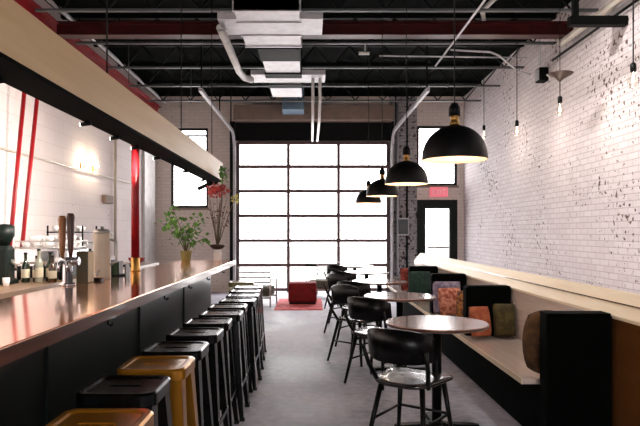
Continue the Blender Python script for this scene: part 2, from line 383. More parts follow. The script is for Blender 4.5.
MB().box(-.92, -.68, yat(83, zc_), yat(75, zc_), zc_ + .005, zc_ + .08).done('branch', 'galv', du)
MB().box(-.16, .22, yat(83, zc_), yat(75, zc_), zc_ + .005, zc_ + .08).done('branch', 'galv', du)
for dx_ in (.0, .11): MB().tube([(dx_ + .03, yat(79, zc_), zc_ + .01), (dx_ + .03, yat(79, zc_), zc_ - .32), (dx_ + .03, 10.4, zc_ - .5), (dx_ + .03, 13.3, zc_ - .5 + .12)], .024, 8).done('drop_pipe', 'white_pipe', du)
for y in (ya + .1, yb - .1):
    for x in (-.79, -.165): MB().box(x, x + .02, y, y + .02, zb + .27, ZC - .003).done('hanger_strap', 'joist', du)
tag(MB().box(-.62, -.15, 12.75, 13.3, 3.98, 4.5, .015).done('junction_box', 'galv_blue'), 'blue-grey metal box under the ceiling above the big door', 'box')
t = thing('bracket_beam', 'short dark steel bracket beam on the right wall in front of the red cross beam', 'bracket', (0, 6.7, 3.68))
MB().box(2.88, XR - .002, -.05, .05, 0, .1).done('arm', 'joist', t); MB().box(2.92, 2.98, -.03, .03, .1, ZC - 3.683).done('strut', 'joist', t)
# overhead door tracks
for sx, X, lab in ((-1, -1.74, 'galvanised overhead door track on the bar side'), (1, 1.84, 'galvanised overhead door track on the banquette side')):
    t = thing('door_track', lab, 'door track', (X, 13.62, 3.62), 0, 'overhead tracks of the big door')
    pts = [(0, 0, -3.58), (0, 0, -.42)] + [(0, -.42 * (1 - math.cos(a)), -.42 + .42 * math.sin(a)) for a in (.4, .8, 1.2)] + [(0, -.42, 0), (0, -4.2, 0)]
    b = MB()
    for p, q in zip(pts, pts[1:]): b.bar(p, q, .055, .055)
    b.done('rail', 'galv', t)
    for y in (-4.1, -2.2, -.6): MB().box(-.012, .012, y, y + .025, .02, .875).done('hanger_rod', 'joist', t)
# pipes
tag(MB().tube([(1.95, 4.6, 3.98), (1.95, 9.4, 3.98)], .014).done('conduit_pipe', 'galv'), 'thin pale conduit in line with the banquette-side door track', 'pipe')
tag(MB().tube([(3.38, 4.6, 3.93), (3.38, 8.1, 3.93)], .045, 12).done('conduit_pipe', 'pipe_beige'), 'thick pale beige pipe high along the right brick wall', 'pipe')
tag(MB().tube([(3.46, 4.6, 3.84), (3.46, 8.6, 3.84)], .016, 8).done('conduit_pipe', 'joist'), 'thin dark pipe just under the thick beige pipe', 'pipe')
tag(MB().tube([(2.6, 7.0, 4.3), (2.3, 7.5, 4.3), (2.2, 7.7, 4.22), (2.4, 8.3, 4.24), (3.05, 8.42, 4.24)], .03, 10).done('conduit_pipe', 'white_pipe'), 'bent white pipe beside the red cross beam near the right wall', 'pipe')
tag(MB().tube([(2.0, 8.6, 3.99), (2.6, 8.7, 3.99), (2.75, 8.75, 3.95), (3.05, 8.85, 3.75), (3.26, 8.9, 3.72)], .014, 8).done('cable', 'galv'), 'pale cable sagging from the ceiling down to the right wall', 'cable')
t = thing('electrical_box', 'dark electrical boxes and conduit high in the right wall corner', 'electrical box', (3.44, 8.95, 3.72))
MB().box(-.06, .075, -.08, .1, -.1, .1, .008).done('housing', 'joist', t); MB().box(-.07, -.06, -.06, .08, -.08, .08).done('cover', 'galv', t)
MB().tube([(-.03, 0, .14), (-.03, 0, .5), (-.1, -.2, .6)], .018).done('conduit', 'galv', t)
tag(MB().tube([(XL + .04, 4, 2.34), (XL + .04, 12.0, 2.34)], .014).done('conduit_pipe', 'pipe_beige'), 'thin horizontal conduit across the white wall behind the bar', 'pipe')
tag(MB().tube([(XL + .05, 10.85, .95), (XL + .05, 10.85, 3.9)], .028).done('conduit_pipe', 'pipe_beige'), 'vertical conduit on the white wall left of the red column', 'pipe')
tag(MB().box(XL + .003, XL + .07, 10.3, 10.7, 1.88, 2.02, .01).done('junction_box', 'lintel'), 'small reddish-brown box on the wall left of the red column', 'box')
t = thing('ceiling_spotlight', 'small white spotlight hanging under a joist right of the duct', 'spotlight', (.78, 8.66, 4.08))
MB().tube([(0, 0, 0), (0, 0, -.09)], .008).done('stem', 'white_pipe', t); MB().tube([(-.09, 0, -.12), (.06, 0, -.12)], .025, 10).done('lamp_head', 'white_pipe', t)
for X, Y, lab in ((-2.62, 8.62, 'thin vertical hanger rod left of the duct, close to the red beam'), (-1.98, 9.9, 'thin vertical hanger rod between the left door track and the beam over the bar'),):
    tag(MB().tube([(X, Y, 3.5), (X, Y, 4.09)], .006).done('hanger_rod', 'joist_flange'), lab, 'rod')
tag(MB().tube([(.05, 13.5, 2.7), (.05, 13.5, 3.9)], .006).done('pull_cord', 'joist'), 'thin pull cord hanging in front of the big door', 'cord')
for xa, ya, xb, yb, lab in ((1.0, 8.8, 3.2, 8.9, 'thin conduit across the ceiling right of the duct'),):
    tag(MB().tube([(xa, ya, 3.965), (xb, yb, 3.965)], .011, 6).done('conduit_pipe', 'galv'), lab, 'pipe')
# pipes on the worn brick pier
tag(MB().tube([(1.98, D - .06, .4), (1.98, D - .06, 4.3)], .03).done('conduit_pipe', 'galv'), 'grey vertical pipe on the worn brick pier beside the big door', 'pipe')
tag(MB().tube([(2.2, D - .05, .4), (2.2, D - .05, 4.3)], .022).done('conduit_pipe', 'joist'), 'dark vertical pipe on the worn brick pier beside the exit door', 'pipe')
t = thing('electrical_box', 'grey electrical box on the worn brick pier', 'electrical box', (2.1, D - .075, 1.5))
MB().box(-.13, .13, -.055, -.02, -.2, .2, .01).done('housing', 'galv', t); MB().box(-.11, .11, -.066, -.055, -.17, .17, .004).done('cover', 'joist_flange', t)

# ================================================================== BAR
bar = thing('bar_counter', 'long bar counter with polished copper-orange top and dark green front', 'bar counter', (0, 0, 0))
MB().box(-1.53, -.88, .4, 7.0, 1.0, 1.05, .006).done('worktop', 'bar_top', bar)
MB().box(-.8798, -.874, .4, 7.0, 1.0, 1.047).done('edge_band', 'bar_edge', bar)
MB().box(-1.48, -1.15, .45, 6.9, .08, 1.0).done('body', 'bar_front', bar)
MB().box(-1.44, -1.2, .45, 6.85, 0, .08).done('plinth', 'black_steel', bar)
for y in (1.2, 2.6, 4.0, 5.4): MB().box(-1.15, -1.138, y, y + .05, .09, .995).done('batten', 'bar_front', bar)
for y in (2.7, 3.75, 4.5, 5.3, 6.2): MB().box(-.935, -.905, y, y + .04, .985, .9995).tube([(-.92, y + .02, .99), (-.92, y + .02, .965), (-.905, y + .02, .955), (-.895, y + .02, .968)], .006, 6).done('purse_hook', 'black_steel', bar)
bc = thing('back_counter', 'low tan wooden service counter behind the bar', 'counter', (0, 0, 0))
MB().box(-3.0, -2.25, 2.6, 8.9, .89, .93, .004).done('worktop', 'counter', bc)
MB().box(-2.96, -2.29, 2.65, 8.85, .08, .89).done('body', 'bar_front', bc)
MB().box(-2.92, -2.35, 2.7, 8.8, 0, .08).done('plinth', 'black_steel', bc)
for y in (3.6, 4.6, 5.6, 6.6, 7.6):
    dd = MB().box(-2.29, -2.272, y - .45, y + .45, .14, .85, .003).done('door', 'bar_front', bc)
    MB().box(-2.272, -2.255, y + .32, y + .40, .62, .64).done('handle', 'steel', dd)

# red structural column and rods
t = thing('steel_column', 'red steel column with gold collar rising from the bar to the light beam', 'column', (-1.487, 5.08, 1.05))
MB().tube([(0, 0, .1), (0, 0, 1.16)], .034, 20).done('shaft', 'red_steel', t)
MB().lathe([(.042, 0), (.042, .01), (.038, .02), (.038, .11), (.034, .115)], 20).done('collar', 'brass', t)
MB().box(-.03, .207, -.02, .02, 1.03, 1.15).done('bracket', 'red_dark', t)
for xa, xb, y, lab in ((-3.424, -3.11, 6.6, 'left one of two slanted red rods behind the coffee machine'), (-3.446, -3.10, 6.9, 'right one of two slanted red rods behind the coffee machine')):
    t = thing('support_rod', lab, 'rod', (0, y, 0), 0, 'red rods behind the bar')
    MB().tube([(xa, 0, 0), (xb, 0, 3.4)], .023, 10).done('rod', 'red_steel', t)
    MB().box(XL + .002, xb + .03, -.02, .02, 3.36, 3.40).done('wall_bracket', 'red_dark', t)

# hung light beam above the bar
lb = thing('light_beam', 'long hanging plywood light beam above the bar', 'hanging lamp', (0, 0, 0))
MB().box(-1.28, -1.10, .6, 7.5, 2.02, 2.238, .003).done('fascia', 'beam_wood', lb)
MB().box(-1.278, -1.102, .62, 7.48, 2.0, 2.02).done('light_channel', 'matte_black', lb)
for y in (1.5, 3.5, 5.5, 7.2): MB().tube([(-1.19, y, 2.23), (-1.19, y, 4.5)], .005, 6).done('hanger_cable', 'joist', lb)
for i, y in enumerate((2.4, 3.35, 3.85, 4.3, 4.9, 6.0, 7.0)):
    t = thing('track_spotlight', 'black spotlight under the light beam, %s from the camera end, aimed at the bar wall' % ORD[i], 'spotlight', (-1.25, y, 2.0), 0, 'spotlights under the hanging beam')
    MB().tube([(0, 0, 0), (0, 0, -.012)], .009, 8).done('stem', 'black_steel', t)
    MB().tube([(.02, 0, -.012), (-.035, 0, -.02)], .012, 12).done('lamp_head', 'black_steel', t)
    MB().tube([(-.0355, 0, -.0201), (-.039, 0, -.0206)], .0105, 12).done('lens', 'lamp_face', t)
    l = bpy.data.lights.new('spot_glow', 'SPOT'); l.energy = 220; l.color = (1, .90, .82); l.spot_size = 1.9; l.spot_blend = .9; l.shadow_soft_size = .03
    lo = bpy.data.objects.new('spot_glow', l); COL.objects.link(lo); lo.parent = t; lo.location = (-.075, 0, -.04)
    lo.rotation_euler = Vector((-2.3, 0, -.1)).to_track_quat('-Z', 'Y').to_euler()
t = thing('track_spotlight', 'dark swivel spotlight on the far end of the light beam', 'spotlight', (-1.19, 7.5, 2.05))
MB().box(-.03, .03, 0, .03, -.08, .06).done('bracket', 'black_steel', t); MB().tube([(.02, .03, -.02), (-.23, .03, -.13)], .025, 10).done('lamp_head', 'black_steel', t)

# wall sconces on the bar wall
for i, (y, lab) in enumerate(((9.35, 'small wall sconce on the bar wall nearer the camera'), (9.85, 'small wall sconce on the bar wall nearer the big door'))):
    t = thing('wall_sconce', lab, 'wall lamp', (XL, y, 2.4), 0, 'sconces on the white bar wall')
    MB().box(.002, .02, -.03, .03, -.06, .06, .004).done('back_plate', 'brass', t)
    MB().tube([(.02, 0, 0), (.07, 0, 0), (.075, 0, .02)], .007).done('arm', 'brass', t)
    MB().lathe([(.012, .02), (.03, .04), (.032, .06), (.02, .085), (.004, .09)], 14, (.075, 0, 0)).done('bulb', 'bulb', t)
    l = bpy.data.lights.new('sconce_glow', 'POINT'); l.energy = 8; l.color = (1, .82, .6); l.shadow_soft_size = .03
    lo = bpy.data.objects.new('sconce_glow', l); COL.objects.link(lo); lo.parent = t; lo.location = (.16, 0, .06)

# ================================================================== ON THE BAR
# coffee machine
em = thing('coffee_machine', 'chrome coffee machine on black legs on the service counter', 'coffee machine', (-2.56, 5.95, .93))
b = MB(); b.loft([rrect(.48, .62, .05, z) for z in (.13, .15)] + [rrect(.50, .64, .06, .17), rrect(.50, .64, .06, .27), rrect(.47, .61, .05, .29)], False); b.done('body', 'chrome', em)
MB().box(-.2, .2, -.28, .28, .015, .13, .01).done('drip_base', 'black_steel', em)
for sx in (-1, 1):
    for sy in (-1, 1): MB().tube([(sx * .2, sy * .28, 0), (sx * .2, sy * .28, .13)], .02, 10).done('leg', 'black_steel', em)
for z in (.30, .36):
    MB().tube([(-.23, -.29, z), (.23, -.29, z), (.23, .29, z), (-.23, .29, z), (-.23, -.29, z)], .006, 6).done('cup_rail', 'steel', em)
for sx in (-1, 1):
    for sy in (-1, 1): MB().tube([(sx * .23, sy * .29, .285), (sx * .23, sy * .29, .36)], .006, 6).done('rail_post', 'steel', em)
for y in (-.15, .15):
    g = MB().tube([(-.27, y, .2), (-.27, y, .1)], .035, 14).done('group_head', 'chrome', em)
    MB().tube([(-.27, y, .09), (-.42, y, .085)], .014, 8).done('portafilter', 'black_steel', g)
MB().tube([(-.26, .26, .2), (-.29, .27, .16), (-.29, .27, .02)], .007, 6).done('steam_wand', 'steel', em)
k = 0
cupn = 0
proto_cup = None
def cup(x, y, z, label, mat='white_ceramic'):
    global proto_cup
    if proto_cup is None:
        t = thing('coffee_cup', label, 'cup', (x, y, z), 0, 'cups stacked on the coffee machine')
        MB().lathe([(.022, 0), (.036, .03), (.04, .06), (.037, .06), (.033, .03), (.018, .006)], 14).done('cup_body', mat, t)
        MB().tube([(.036, 0, .048), (.056, 0, .045), (.056, 0, .022), (.034, 0, .018)], .005, 6).done('handle', mat, t)
        proto_cup = t; return t
    t = dup(proto_cup, (x, y, z), random.uniform(-2, 2), label)
    return t
rowsn = ['front', 'second', 'third', 'rear']
for i in range(4):
    for j in range(4):
        for lv in range(2 if (i + j) % 3 else 1):
            cup(-2.56 - .165 + i * .11, 5.95 - .21 + j * .14, 1.22 + lv * .062 + .001, '%s cup in the %s row of cups on the coffee machine, %s one across' % ('upper white' if lv else 'lower white', rowsn[j], ORD[i]))
# wire cup shelf behind the machine
t = thing('wire_shelf', 'dark two-level shelf of cups beside the coffee machine', 'shelf', (-2.68, 6.75, .93))
for z in (.32, .44): MB().box(-.2, .2, -.22, .22, z, z + .015).done('shelf_board', 'black_steel', t)
for sx in (-1, 1):
    for sy in (-1, 1): MB().tube([(sx * .19, sy * .21, 0), (sx * .19, sy * .21, .52)], .01, 8).done('post', 'black_steel', t)
for lv, z in enumerate((.336, .456)):
    for i in range(3): cup(-2.68 - .13 + i * .13, 6.6, .93 + z, 'white cup on the %s board of the dark shelf, %s one from the wall' % (('lower', 'upper')[lv], ORD[i]))
# coffee grinder at the left edge
t = thing('coffee_grinder', 'dark green coffee grinder with hopper left of the coffee machine', 'grinder', (-2.66, 5.2, .93))
MB().loft([rrect(.17, .22, .03, z) for z in (0, .03)] + [rrect(.13, .16, .03, .05), rrect(.13, .16, .03, .3), rrect(.10, .12, .03, .33)], False).done('body', 'green_frame', t)
MB().lathe([(.04, .331), (.085, .42), (.085, .50), (.07, .505), (.07, .515), (.01, .52)], 16).done('hopper', 'green_frame', t)
MB().tube([(.05, 0, .2), (.13, 0, .17)], .02, 10).done('spout', 'steel', t)
tag(MB().lathe([(.022, 0), (.03, .07), (.028, .07), (.02, .005)], 14, (-2.53, 4.98, .93)).done('milk_cup', 'white_ceramic'), 'single small white cup on the counter beside the grinder', 'cup')
# bottles on the service counter
bp = {}
def bottle(kind, loc, h, label, mat, lm='label_paper'):
    key = (mat,)
    if key not in bp:
        t = thing('bottle', label, 'bottle', loc, 0, 'bottles on the service counter')
        MB().lathe([(.034, 0), (.036, .01), (.036, .17), (.03, .2), (.014, .23), (.013, .285), (.016, .287), (.015, .30)], 16).done('glass_body', mat, t)
        MB().lathe([(.0368, .05), (.0368, .14)], 16, cap0=False, cap1=False).done('paper_label', lm, t)
        MB().lathe([(.0155, .295), (.0155, .315)], 12).done('cap', 'black_steel', t)
        bp[key] = t
    else: t = dup(bp[key], loc, random.uniform(0, 6), label)
    t.scale = (1, 1, h)
    return t
cnt = {}
CN = {'bottle_green': 'dark green', 'bottle_brown': 'brown', 'bottle_clear': 'pale'}
for i in range(10):
    k = ('bottle_brown', 'bottle_green', 'bottle_clear')[i % 3]; cnt[k] = cnt.get(k, 0) + 1
    bottle(0, ((-2.31 - (i % 5) * .06, 5.36 + (i % 2) * .09, .93) if i < 5 else (-2.33 - (i % 2) * .1, 6.4 + (i - 5) * .1, .93)), .75 + .1 * ((i * 7) % 3), '%s bottle, %s of its colour in the bottles around the coffee machine' % (CN[k], ORD[cnt[k] - 1]), k)
# beer taps
t = thing('beer_tap_tower', 'chrome beer tap tower with two tall wooden handles', 'beer tap', (-1.50, 3.70, 1.05))
MB().lathe([(.05, 0), (.05, .012), (.03, .02), (.028, .15), (.02, .17)], 18).done('column', 'chrome', t)
MB().tube([(-.07, 0, .15), (.07, 0, .15)], .026, 14).done('cross_tube', 'chrome', t)
for x, m, h0 in ((-.03, 'tap_wood', .43), (.022, 'tap_dark', .445)):
    sp = MB().tube([(x, -.02, .15), (x, -.06, .14), (x, -.065, .09)], .009, 8).done('spout', 'chrome', t)
    o = MB().tube([(x, -.01, .175), (x, -.01, .22), (x, -.01, h0 - .02), (x, -.01, h0)], [.01, .017, .025, .018], 12).done('tap_handle', m, t)
    if m == 'tap_dark': o['label'] = 'darker walnut handle'
t = thing('menu_box', 'olive-brown upright box on the bar beside the beer taps', 'box', (-1.475, 3.92, 1.05))
MB().box(-.04, .035, -.05, .05, 0, .205, .004).done('box_body', 'olive_box', t); MB().box(.0355, .039, -.045, .045, .005, .2).done('edge_highlight', 'label_paper', t)  # pale strip painted as the highlight on the box's right edge
t = thing('drink_dispenser', 'cream and steel drink dispenser with lid on the bar', 'dispenser', (-1.47, 4.22, 1.05))
MB().lathe([(.058, 0), (.06, .01), (.06, .31), (.055, .325)], 24).done('tank', 'cream', t)
MB().lathe([(.062, .322), (.062, .335), (.04, .35), (.012, .352), (.012, .37)], 24).done('lid', 'steel', t)
MB().tube([(.0, -.058, .06), (.0, -.1, .055), (.0, -.1, .03)], .01, 8).done('spigot', 'steel', t)
MB().tube([(.058, 0, .28), (.1, 0, .26), (.1, 0, .12), (.058, 0, .1)], .009, 8).done('handle', 'steel', t)
tag(MB().loft([rrect(.1, .08, .015, 1.05), rrect(.11, .09, .015, 1.068), rrect(.1, .08, .01, 1.068), rrect(.09, .07, .01, 1.056)], False).done('drip_tray', 'black_steel', loc=(-1.46, 4.06, 0)), 'small black tray in front of the drink dispenser', 'tray')
t = thing('napkin_holder', 'dark green napkin caddy on the bar left of the red column', 'napkin holder', (-1.445, 4.55, 1.05))
MB().box(-.055, .055, -.05, .05, 0, .012).box(-.055, -.047, -.05, .05, .012, .12).box(.047, .055, -.05, .05, .012, .085).box(-.004, .004, -.05, .05, .012, .11).done('caddy', 'green_frame', t)
MB().box(-.045, -.008, -.045, .045, .013, .10).done('napkins', 'leaf_dark', t)
t = thing('fruit_bowl', 'red bowl on the service counter right of the red column', 'bowl', (-2.44, 8.4, .93))
MB().lathe([(.05, 0), (.05, .01), (.1, .05), (.12, .09), (.113, .09), (.09, .05), (.03, .02)], 22).done('bowl', 'red_steel', t)
MB().box(-2.42, -2.3, 7.7, 8.0, .93, .96).done('x', 'matte_black') and None
o = bpy.data.objects['x']; o.name = 'serving_tray'; tag(o, 'flat black tray on the service counter before the red bowl', 'tray')

def leaf_cloud(b, c, rad, n, size, seed, squash=(1, 1, 1)):
    rnd = random.Random(seed)
    for _ in range(n):
        while True:
            p = Vector([rnd.uniform(-1, 1) for _ in range(3)])
            if p.length < 1: break
        p = Vector((c[0] + p.x * rad * squash[0], c[1] + p.y * rad * squash[1], c[2] + p.z * rad * squash[2]))
        q = Matrix.Rotation(rnd.uniform(0, 6.28), 3, 'Z') @ Matrix.Rotation(rnd.uniform(-1.2, 1.2), 3, 'X')
        s_ = size * rnd.uniform(.7, 1.3)
        pts = [(0, 0, 0), (.32, .35, .05), (.3, .7, .03), (0, 1.05, -.05), (-.3, .7, .03), (-.32, .35, .05)]
        b.face([b.bm.verts.new(p + q @ (Vector(u) * s_)) for u in pts], True)
def plant(loc, label, stems, leafm, n, size, seed, potm, prof, name='potted_plant', cat='plant', spread=.6):
    t = thing(name, label, cat, loc)
    MB().lathe(prof, 20).done('pot', potm, t)
    zt = prof[[i for i, p in enumerate(prof)][-1]][1]
    top = max(p[1] for p in prof)
    MB().lathe([(.5 * max(p[0] for p in prof), top - .02), (.4 * max(p[0] for p in prof), top - .012)], 14).done('soil', 'soil', t)
    b = MB(); c = MB()
    for k, (dx_, dy_, dz_) in enumerate(stems):
        b.tube([(0, 0, top - .03), (dx_ * .35, dy_ * .35, top + dz_ * .5), (dx_, dy_, top + dz_)], [.006, .004, .002], 6)
        for f in (.5, .75, 1.0): leaf_cloud(c, (dx_ * (.35 + .65 * (f - .5) * 2), dy_ * f, top + dz_ * f), .09 if f > .5 else .06, n, size, seed + k * 7 + int(f * 4), (1, 1, .8))
    b.done('stem', 'stem', t); c.done('foliage', leafm, t)
    return t
POT = [(.045, 0), (.05, .005), (.065, .11), (.07, .12), (.062, .12), (.055, .08), (.02, .075)]
plant((-1.40, 6.72, 1.05), 'bushy green plant on the far end of the bar', [(-.2, .05, .38), (-.12, -.1, .46), (.0, 0, .30), (.1, .05, .22), (.12, -.1, .34), (-.05, .12, .2), (.2, 0, .14), (-.25, 0, .3)], 'leaf', 11, .058, 11, 'terracotta', POT)
v = thing('flower_vase', 'white vase of dried branches and flowers at the bar end', 'flower vase', (-1.07, 6.86, 1.05))
MB().lathe([(.04, 0), (.046, .01), (.05, .08), (.042, .12), (.046, .13), (.04, .13), (.035, .1), (.02, .09)], 20).done('vase', 'white_ceramic', v)
MB().lathe([(.02, .128), (.06, .14), (.085, .165), (.085, .185), (.02, .19)], 18).done('collar', 'dark_ceramic', v)
b = MB(); lf = MB()
rnd = random.Random(3)
for k in range(11):
    a = rnd.uniform(0, 6.28); r_ = rnd.uniform(.03, .14); hh = rnd.uniform(.45, .72)
    b.tube([(0, 0, .12), (r_ * .4 * math.cos(a), r_ * .4 * math.sin(a), .12 + hh * .5), (r_ * math.cos(a), r_ * math.sin(a), .12 + hh)], [.005, .004, .002], 5)
    leaf_cloud(lf, (r_ * .7 * math.cos(a), r_ * .7 * math.sin(a), .12 + hh * .62), .08, 7, .03, 50 + k, (1, 1, 1.6))
b.tube([(0, 0, .15), (.04, 0, .6), (.06, 0, .98)], .006, 6); b.tube([(0, 0, .15), (.12, 0, .5), (.2, 0, .72)], .005, 6)
b.done('stem', 'stem', v); lf.done('dried_leaves', 'mauve', v)
c = MB(); leaf_cloud(c, (.01, 0, .80), .12, 120, .05, 90, (1, .8, .6)); c.done('coral_flower', 'petal_red', v)
c = MB(); leaf_cloud(c, (.06, 0, .99), .07, 60, .045, 91, (.7, .7, 1.3)); c.done('foliage', 'leaf', v)
c = MB(); leaf_cloud(c, (.2, 0, .71), .05, 60, .03, 92); c.done('yellow_flower', 'petal_yellow', v)

# ================================================================== BAR STOOLS
def make_stool(label, mat):
    t = thing('bar_stool', label, 'bar stool', (0, 0, 0), 0, 'metal stools along the bar')
    H = .77; S = .31; n = 6
    def stadium(z, L=.05, r=.017):
        ref = rrect(S, S, .05, z, n); out = []
        for p in ref:
            a = math.atan2(p[1], p[0]); c_, s_ = math.cos(a), math.sin(a)
            cx = max(-L, min(L, p[0] * L / (S / 2))); out.append((cx + r * c_ * .9, r * s_, z))
        return out
    b = MB()
    b.loft([rrect(S - .008, S - .008, .05, H - .055, n), rrect(S, S, .05, H - .05, n), rrect(S, S, .05, H - .008, n), rrect(S - .016, S - .016, .045, H, n),
            rrect(S - .05, S - .05, .04, H - .001, n), rrect(S - .07, S - .07, .04, H - .007, n), stadium(H - .008), stadium(H - .05)], False, False, False)
    b.done('seat', mat, t)
    for sx in (-1, 1):
        for sy in (-1, 1):
            zt, zb = H - .045, .0; ct, cb = S / 2 - .012, .19; wt, wb = .085, .028; th = .003
            b = MB()
            b.poly([(sx * ct, sy * ct, zt), (sx * (ct - wt), sy * ct, zt), (sx * (cb - wb), sy * cb, zb), (sx * cb, sy * cb, zb)], (0, -sy * .004, 0))
            b.poly([(sx * ct, sy * ct, zt), (sx * ct, sy * (ct - wt), zt), (sx * cb, sy * (cb - wb), zb), (sx * cb, sy * cb, zb)], (-sx * .004, 0, 0))
            lg = b.done('leg', mat, t)
            MB().box(sx * cb - .018 - sx * .012, sx * cb + .018 - sx * .012, sy * cb - .018 - sy * .012, sy * cb + .018 - sy * .012, 0, .02, .003).done('foot_cap', 'dark_hole', lg)
    zz = .25; e = .172
    for k, (p, q) in enumerate((((-e, -e, zz), (e, -e, zz)), ((-e, e, zz), (e, e, zz)), ((-e, -e, zz + .0), (-e, e, zz + .0)), ((e, -e, zz), (e, e, zz)))):
        MB().bar(p, q, .008, .03).done('footrest', mat, t)
    return t
protos = {}
stools = [(1.93, -.69, 'stool_gold', .0), (2.41, -.745, 'stool_black', .0), (2.815, -.72, 'stool_gold', .0), (3.21, -.72, 'stool_black', .0), (3.69, -.71, 'stool_black', -.02), (4.14, -.71, 'stool_black', .02),
          (4.56, -.68, 'stool_black', 0), (4.98, -.69, 'stool_black', .03), (5.42, -.66, 'stool_black', -.04), (5.85, -.665, 'stool_black', .02), (6.28, -.69, 'stool_brown', .0), (6.72, -.70, 'stool_brown', .03), (7.40, -.86, 'stool_olive', .1)]
nb = 0
for y, x, m, rz in stools:
    if m == 'stool_gold': lab = 'gold metal bar stool nearest the camera' if y < 2.5 else 'gold metal bar stool between two black ones'
    elif m == 'stool_olive': lab = 'olive metal bar stool standing past the far end of the bar'
    elif m == 'stool_brown': lab = 'dark brown metal bar stool at the far end of the bar, %s' % ('nearer the camera' if y < 6.5 else 'beside the olive stool')
    else: lab = 'black metal bar stool, %s black one from the camera along the bar' % ORD[nb]; nb += 1
    if m not in protos:
        protos[m] = make_stool(lab, m); protos[m].location = (x, y, 0); protos[m].rotation_euler = (0, 0, rz)
    else: dup(protos[m], (x, y, 0), rz, lab)

# ================================================================== TABLES, CHAIRS
PL = ['nearest the camera', 'second from the camera', 'third from the camera', 'fourth from the camera', 'farthest from the camera, by the big door']
def make_table(label):
    t = thing('cafe_table', label, 'table', (0, 0, 0), 0, 'round cafe tables along the banquette')
    MB().lathe([(.345, .725), (.352, .732), (.352, .742), (.347, .75)], 48).done('tabletop', 'table_wood', t)
    MB().lathe([(.3525, .7315), (.3545, .733), (.3545, .744), (.3525, .7455)], 48, cap0=False, cap1=False).done('edge_band', 'table_edge', t)
    MB().lathe([(.12, .705), (.12, .7245)], 20).done('top_plate', 'black_steel', t)
    MB().tube([(0, 0, .03), (0, 0, .706)], .034, 16).done('pedestal', 'black_steel', t)
    b = MB()
    for k in range(4):
        a = k * PI / 2 + PI / 4 * 0
        b.bar((0, 0, .035), (.27 * math.cos(a), .27 * math.sin(a), .022), .06, .03)
        b.lathe([(.03, 0), (.03, .03), (.02, .036)], 10, (.27 * math.cos(a), .27 * math.sin(a), 0))
    b.lathe([(.07, .015), (.07, .045), (.04, .06)], 16)
    b.done('base', 'black_steel', t)
    return t
TY = [4.2, 5.95, 7.72, 9.5, 11.25]
tp = None
for i, y in enumerate(TY):
    lab = 'round wood cafe table on a black pedestal, %s' % PL[i]
    if tp is None: tp = make_table(lab); tp.location = (.88, y, 0)
    else: dup(tp, (.88 if i < 4 else .82, y, 0), .0, lab)
def make_chair(label):
    """faces +Y, origin on the floor under the seat centre"""
    t = thing('cafe_chair', label, 'chair', (0, 0, 0), 0, 'black chairs at the cafe tables')
    b = MB()
    def so(z, s): return [(p[0] * (1 + .10 * p[1] / .2), p[1], z + .012 * (p[0] / .2) ** 2) for p in rrect(.42 * s, .43 * s, .12, z, 7)]
    b.loft([so(.435, .97), so(.44, 1), so(.455, 1), so(.46, .97), so(.452, .6)], True); b.done('seat', 'chair_seat', t)
    for sx in (-1, 1):
        MB().tube([(sx * .15, .14, .437), (sx * .2, .2, .0)], [.018, .012], 10).done('leg', 'chair_black', t)
        MB().tube([(sx * .14, -.15, .437), (sx * .2, -.25, .0)], [.018, .012], 10).done('leg', 'chair_black', t)
        MB().tube([(sx * .17, -.13, .44), (sx * .2, -.2, .56), (sx * .212, -.25, .68)], [.016, .014, .012], 10).done('back_post', 'chair_black', t)
    MB().tube([(-.175, .17, .22), (.175, .17, .22)], .009, 8).done('stretcher', 'chair_black', t)
    for sx in (-1, 1): MB().tube([(sx * .178, .17, .22), (sx * .17, -.20, .22)], .009, 8).done('stretcher', 'chair_black', t)
    rings = []
    N = 18
    for i in range(N + 1):
        u = -1 + 2 * i / N; a = u * 1.02; R = .265
        x = R * math.sin(a); y = -.25 + .26 * (1 - math.cos(a)) * .9
        hh = .105 * (1 - .35 * abs(u) ** 3); zc = .685 + .01 * (1 - u * u)
        tx, ty = math.sin(a), -math.cos(a)
        th = .007
        rings.append([(x - tx * -th, y - ty * -th - .0, zc - hh), (x - tx * th, y - ty * th, zc - hh), (x - tx * th, y - ty * th - .025, zc + hh), (x + tx * th, y + ty * th - .025, zc + hh)])
    b = MB(); b.loft(rings, True); b.done('backrest', 'chair_black', t)
    return t
chairs = [(.64, 3.80, -.62, 'black cafe chair with wide curved back at the table nearest the camera'),
          (.62, 5.55, -.66, 'black cafe chair with wide curved back at the second table from the camera'),
          (.60, 7.32, -.60, 'black cafe chair at the third table from the camera'),
          (.58, 9.10, -.7, 'black cafe chair at the fourth table from the camera'),
          (.55, 10.85, -.6, 'black cafe chair on the aisle side of the farthest cafe table'),
          (.50, 6.42, -2.3, 'black cafe chair on the window side of the second table from the camera'),
          (.50, 8.2, -2.2, 'black cafe chair on the window side of the third table from the camera')]
cp = None
for x, y, rz, lab in chairs:
    if cp is None: cp = make_chair(lab); cp.location = (x, y, 0); cp.rotation_euler = (0, 0, rz)
    else: dup(cp, (x, y, 0), rz, lab)

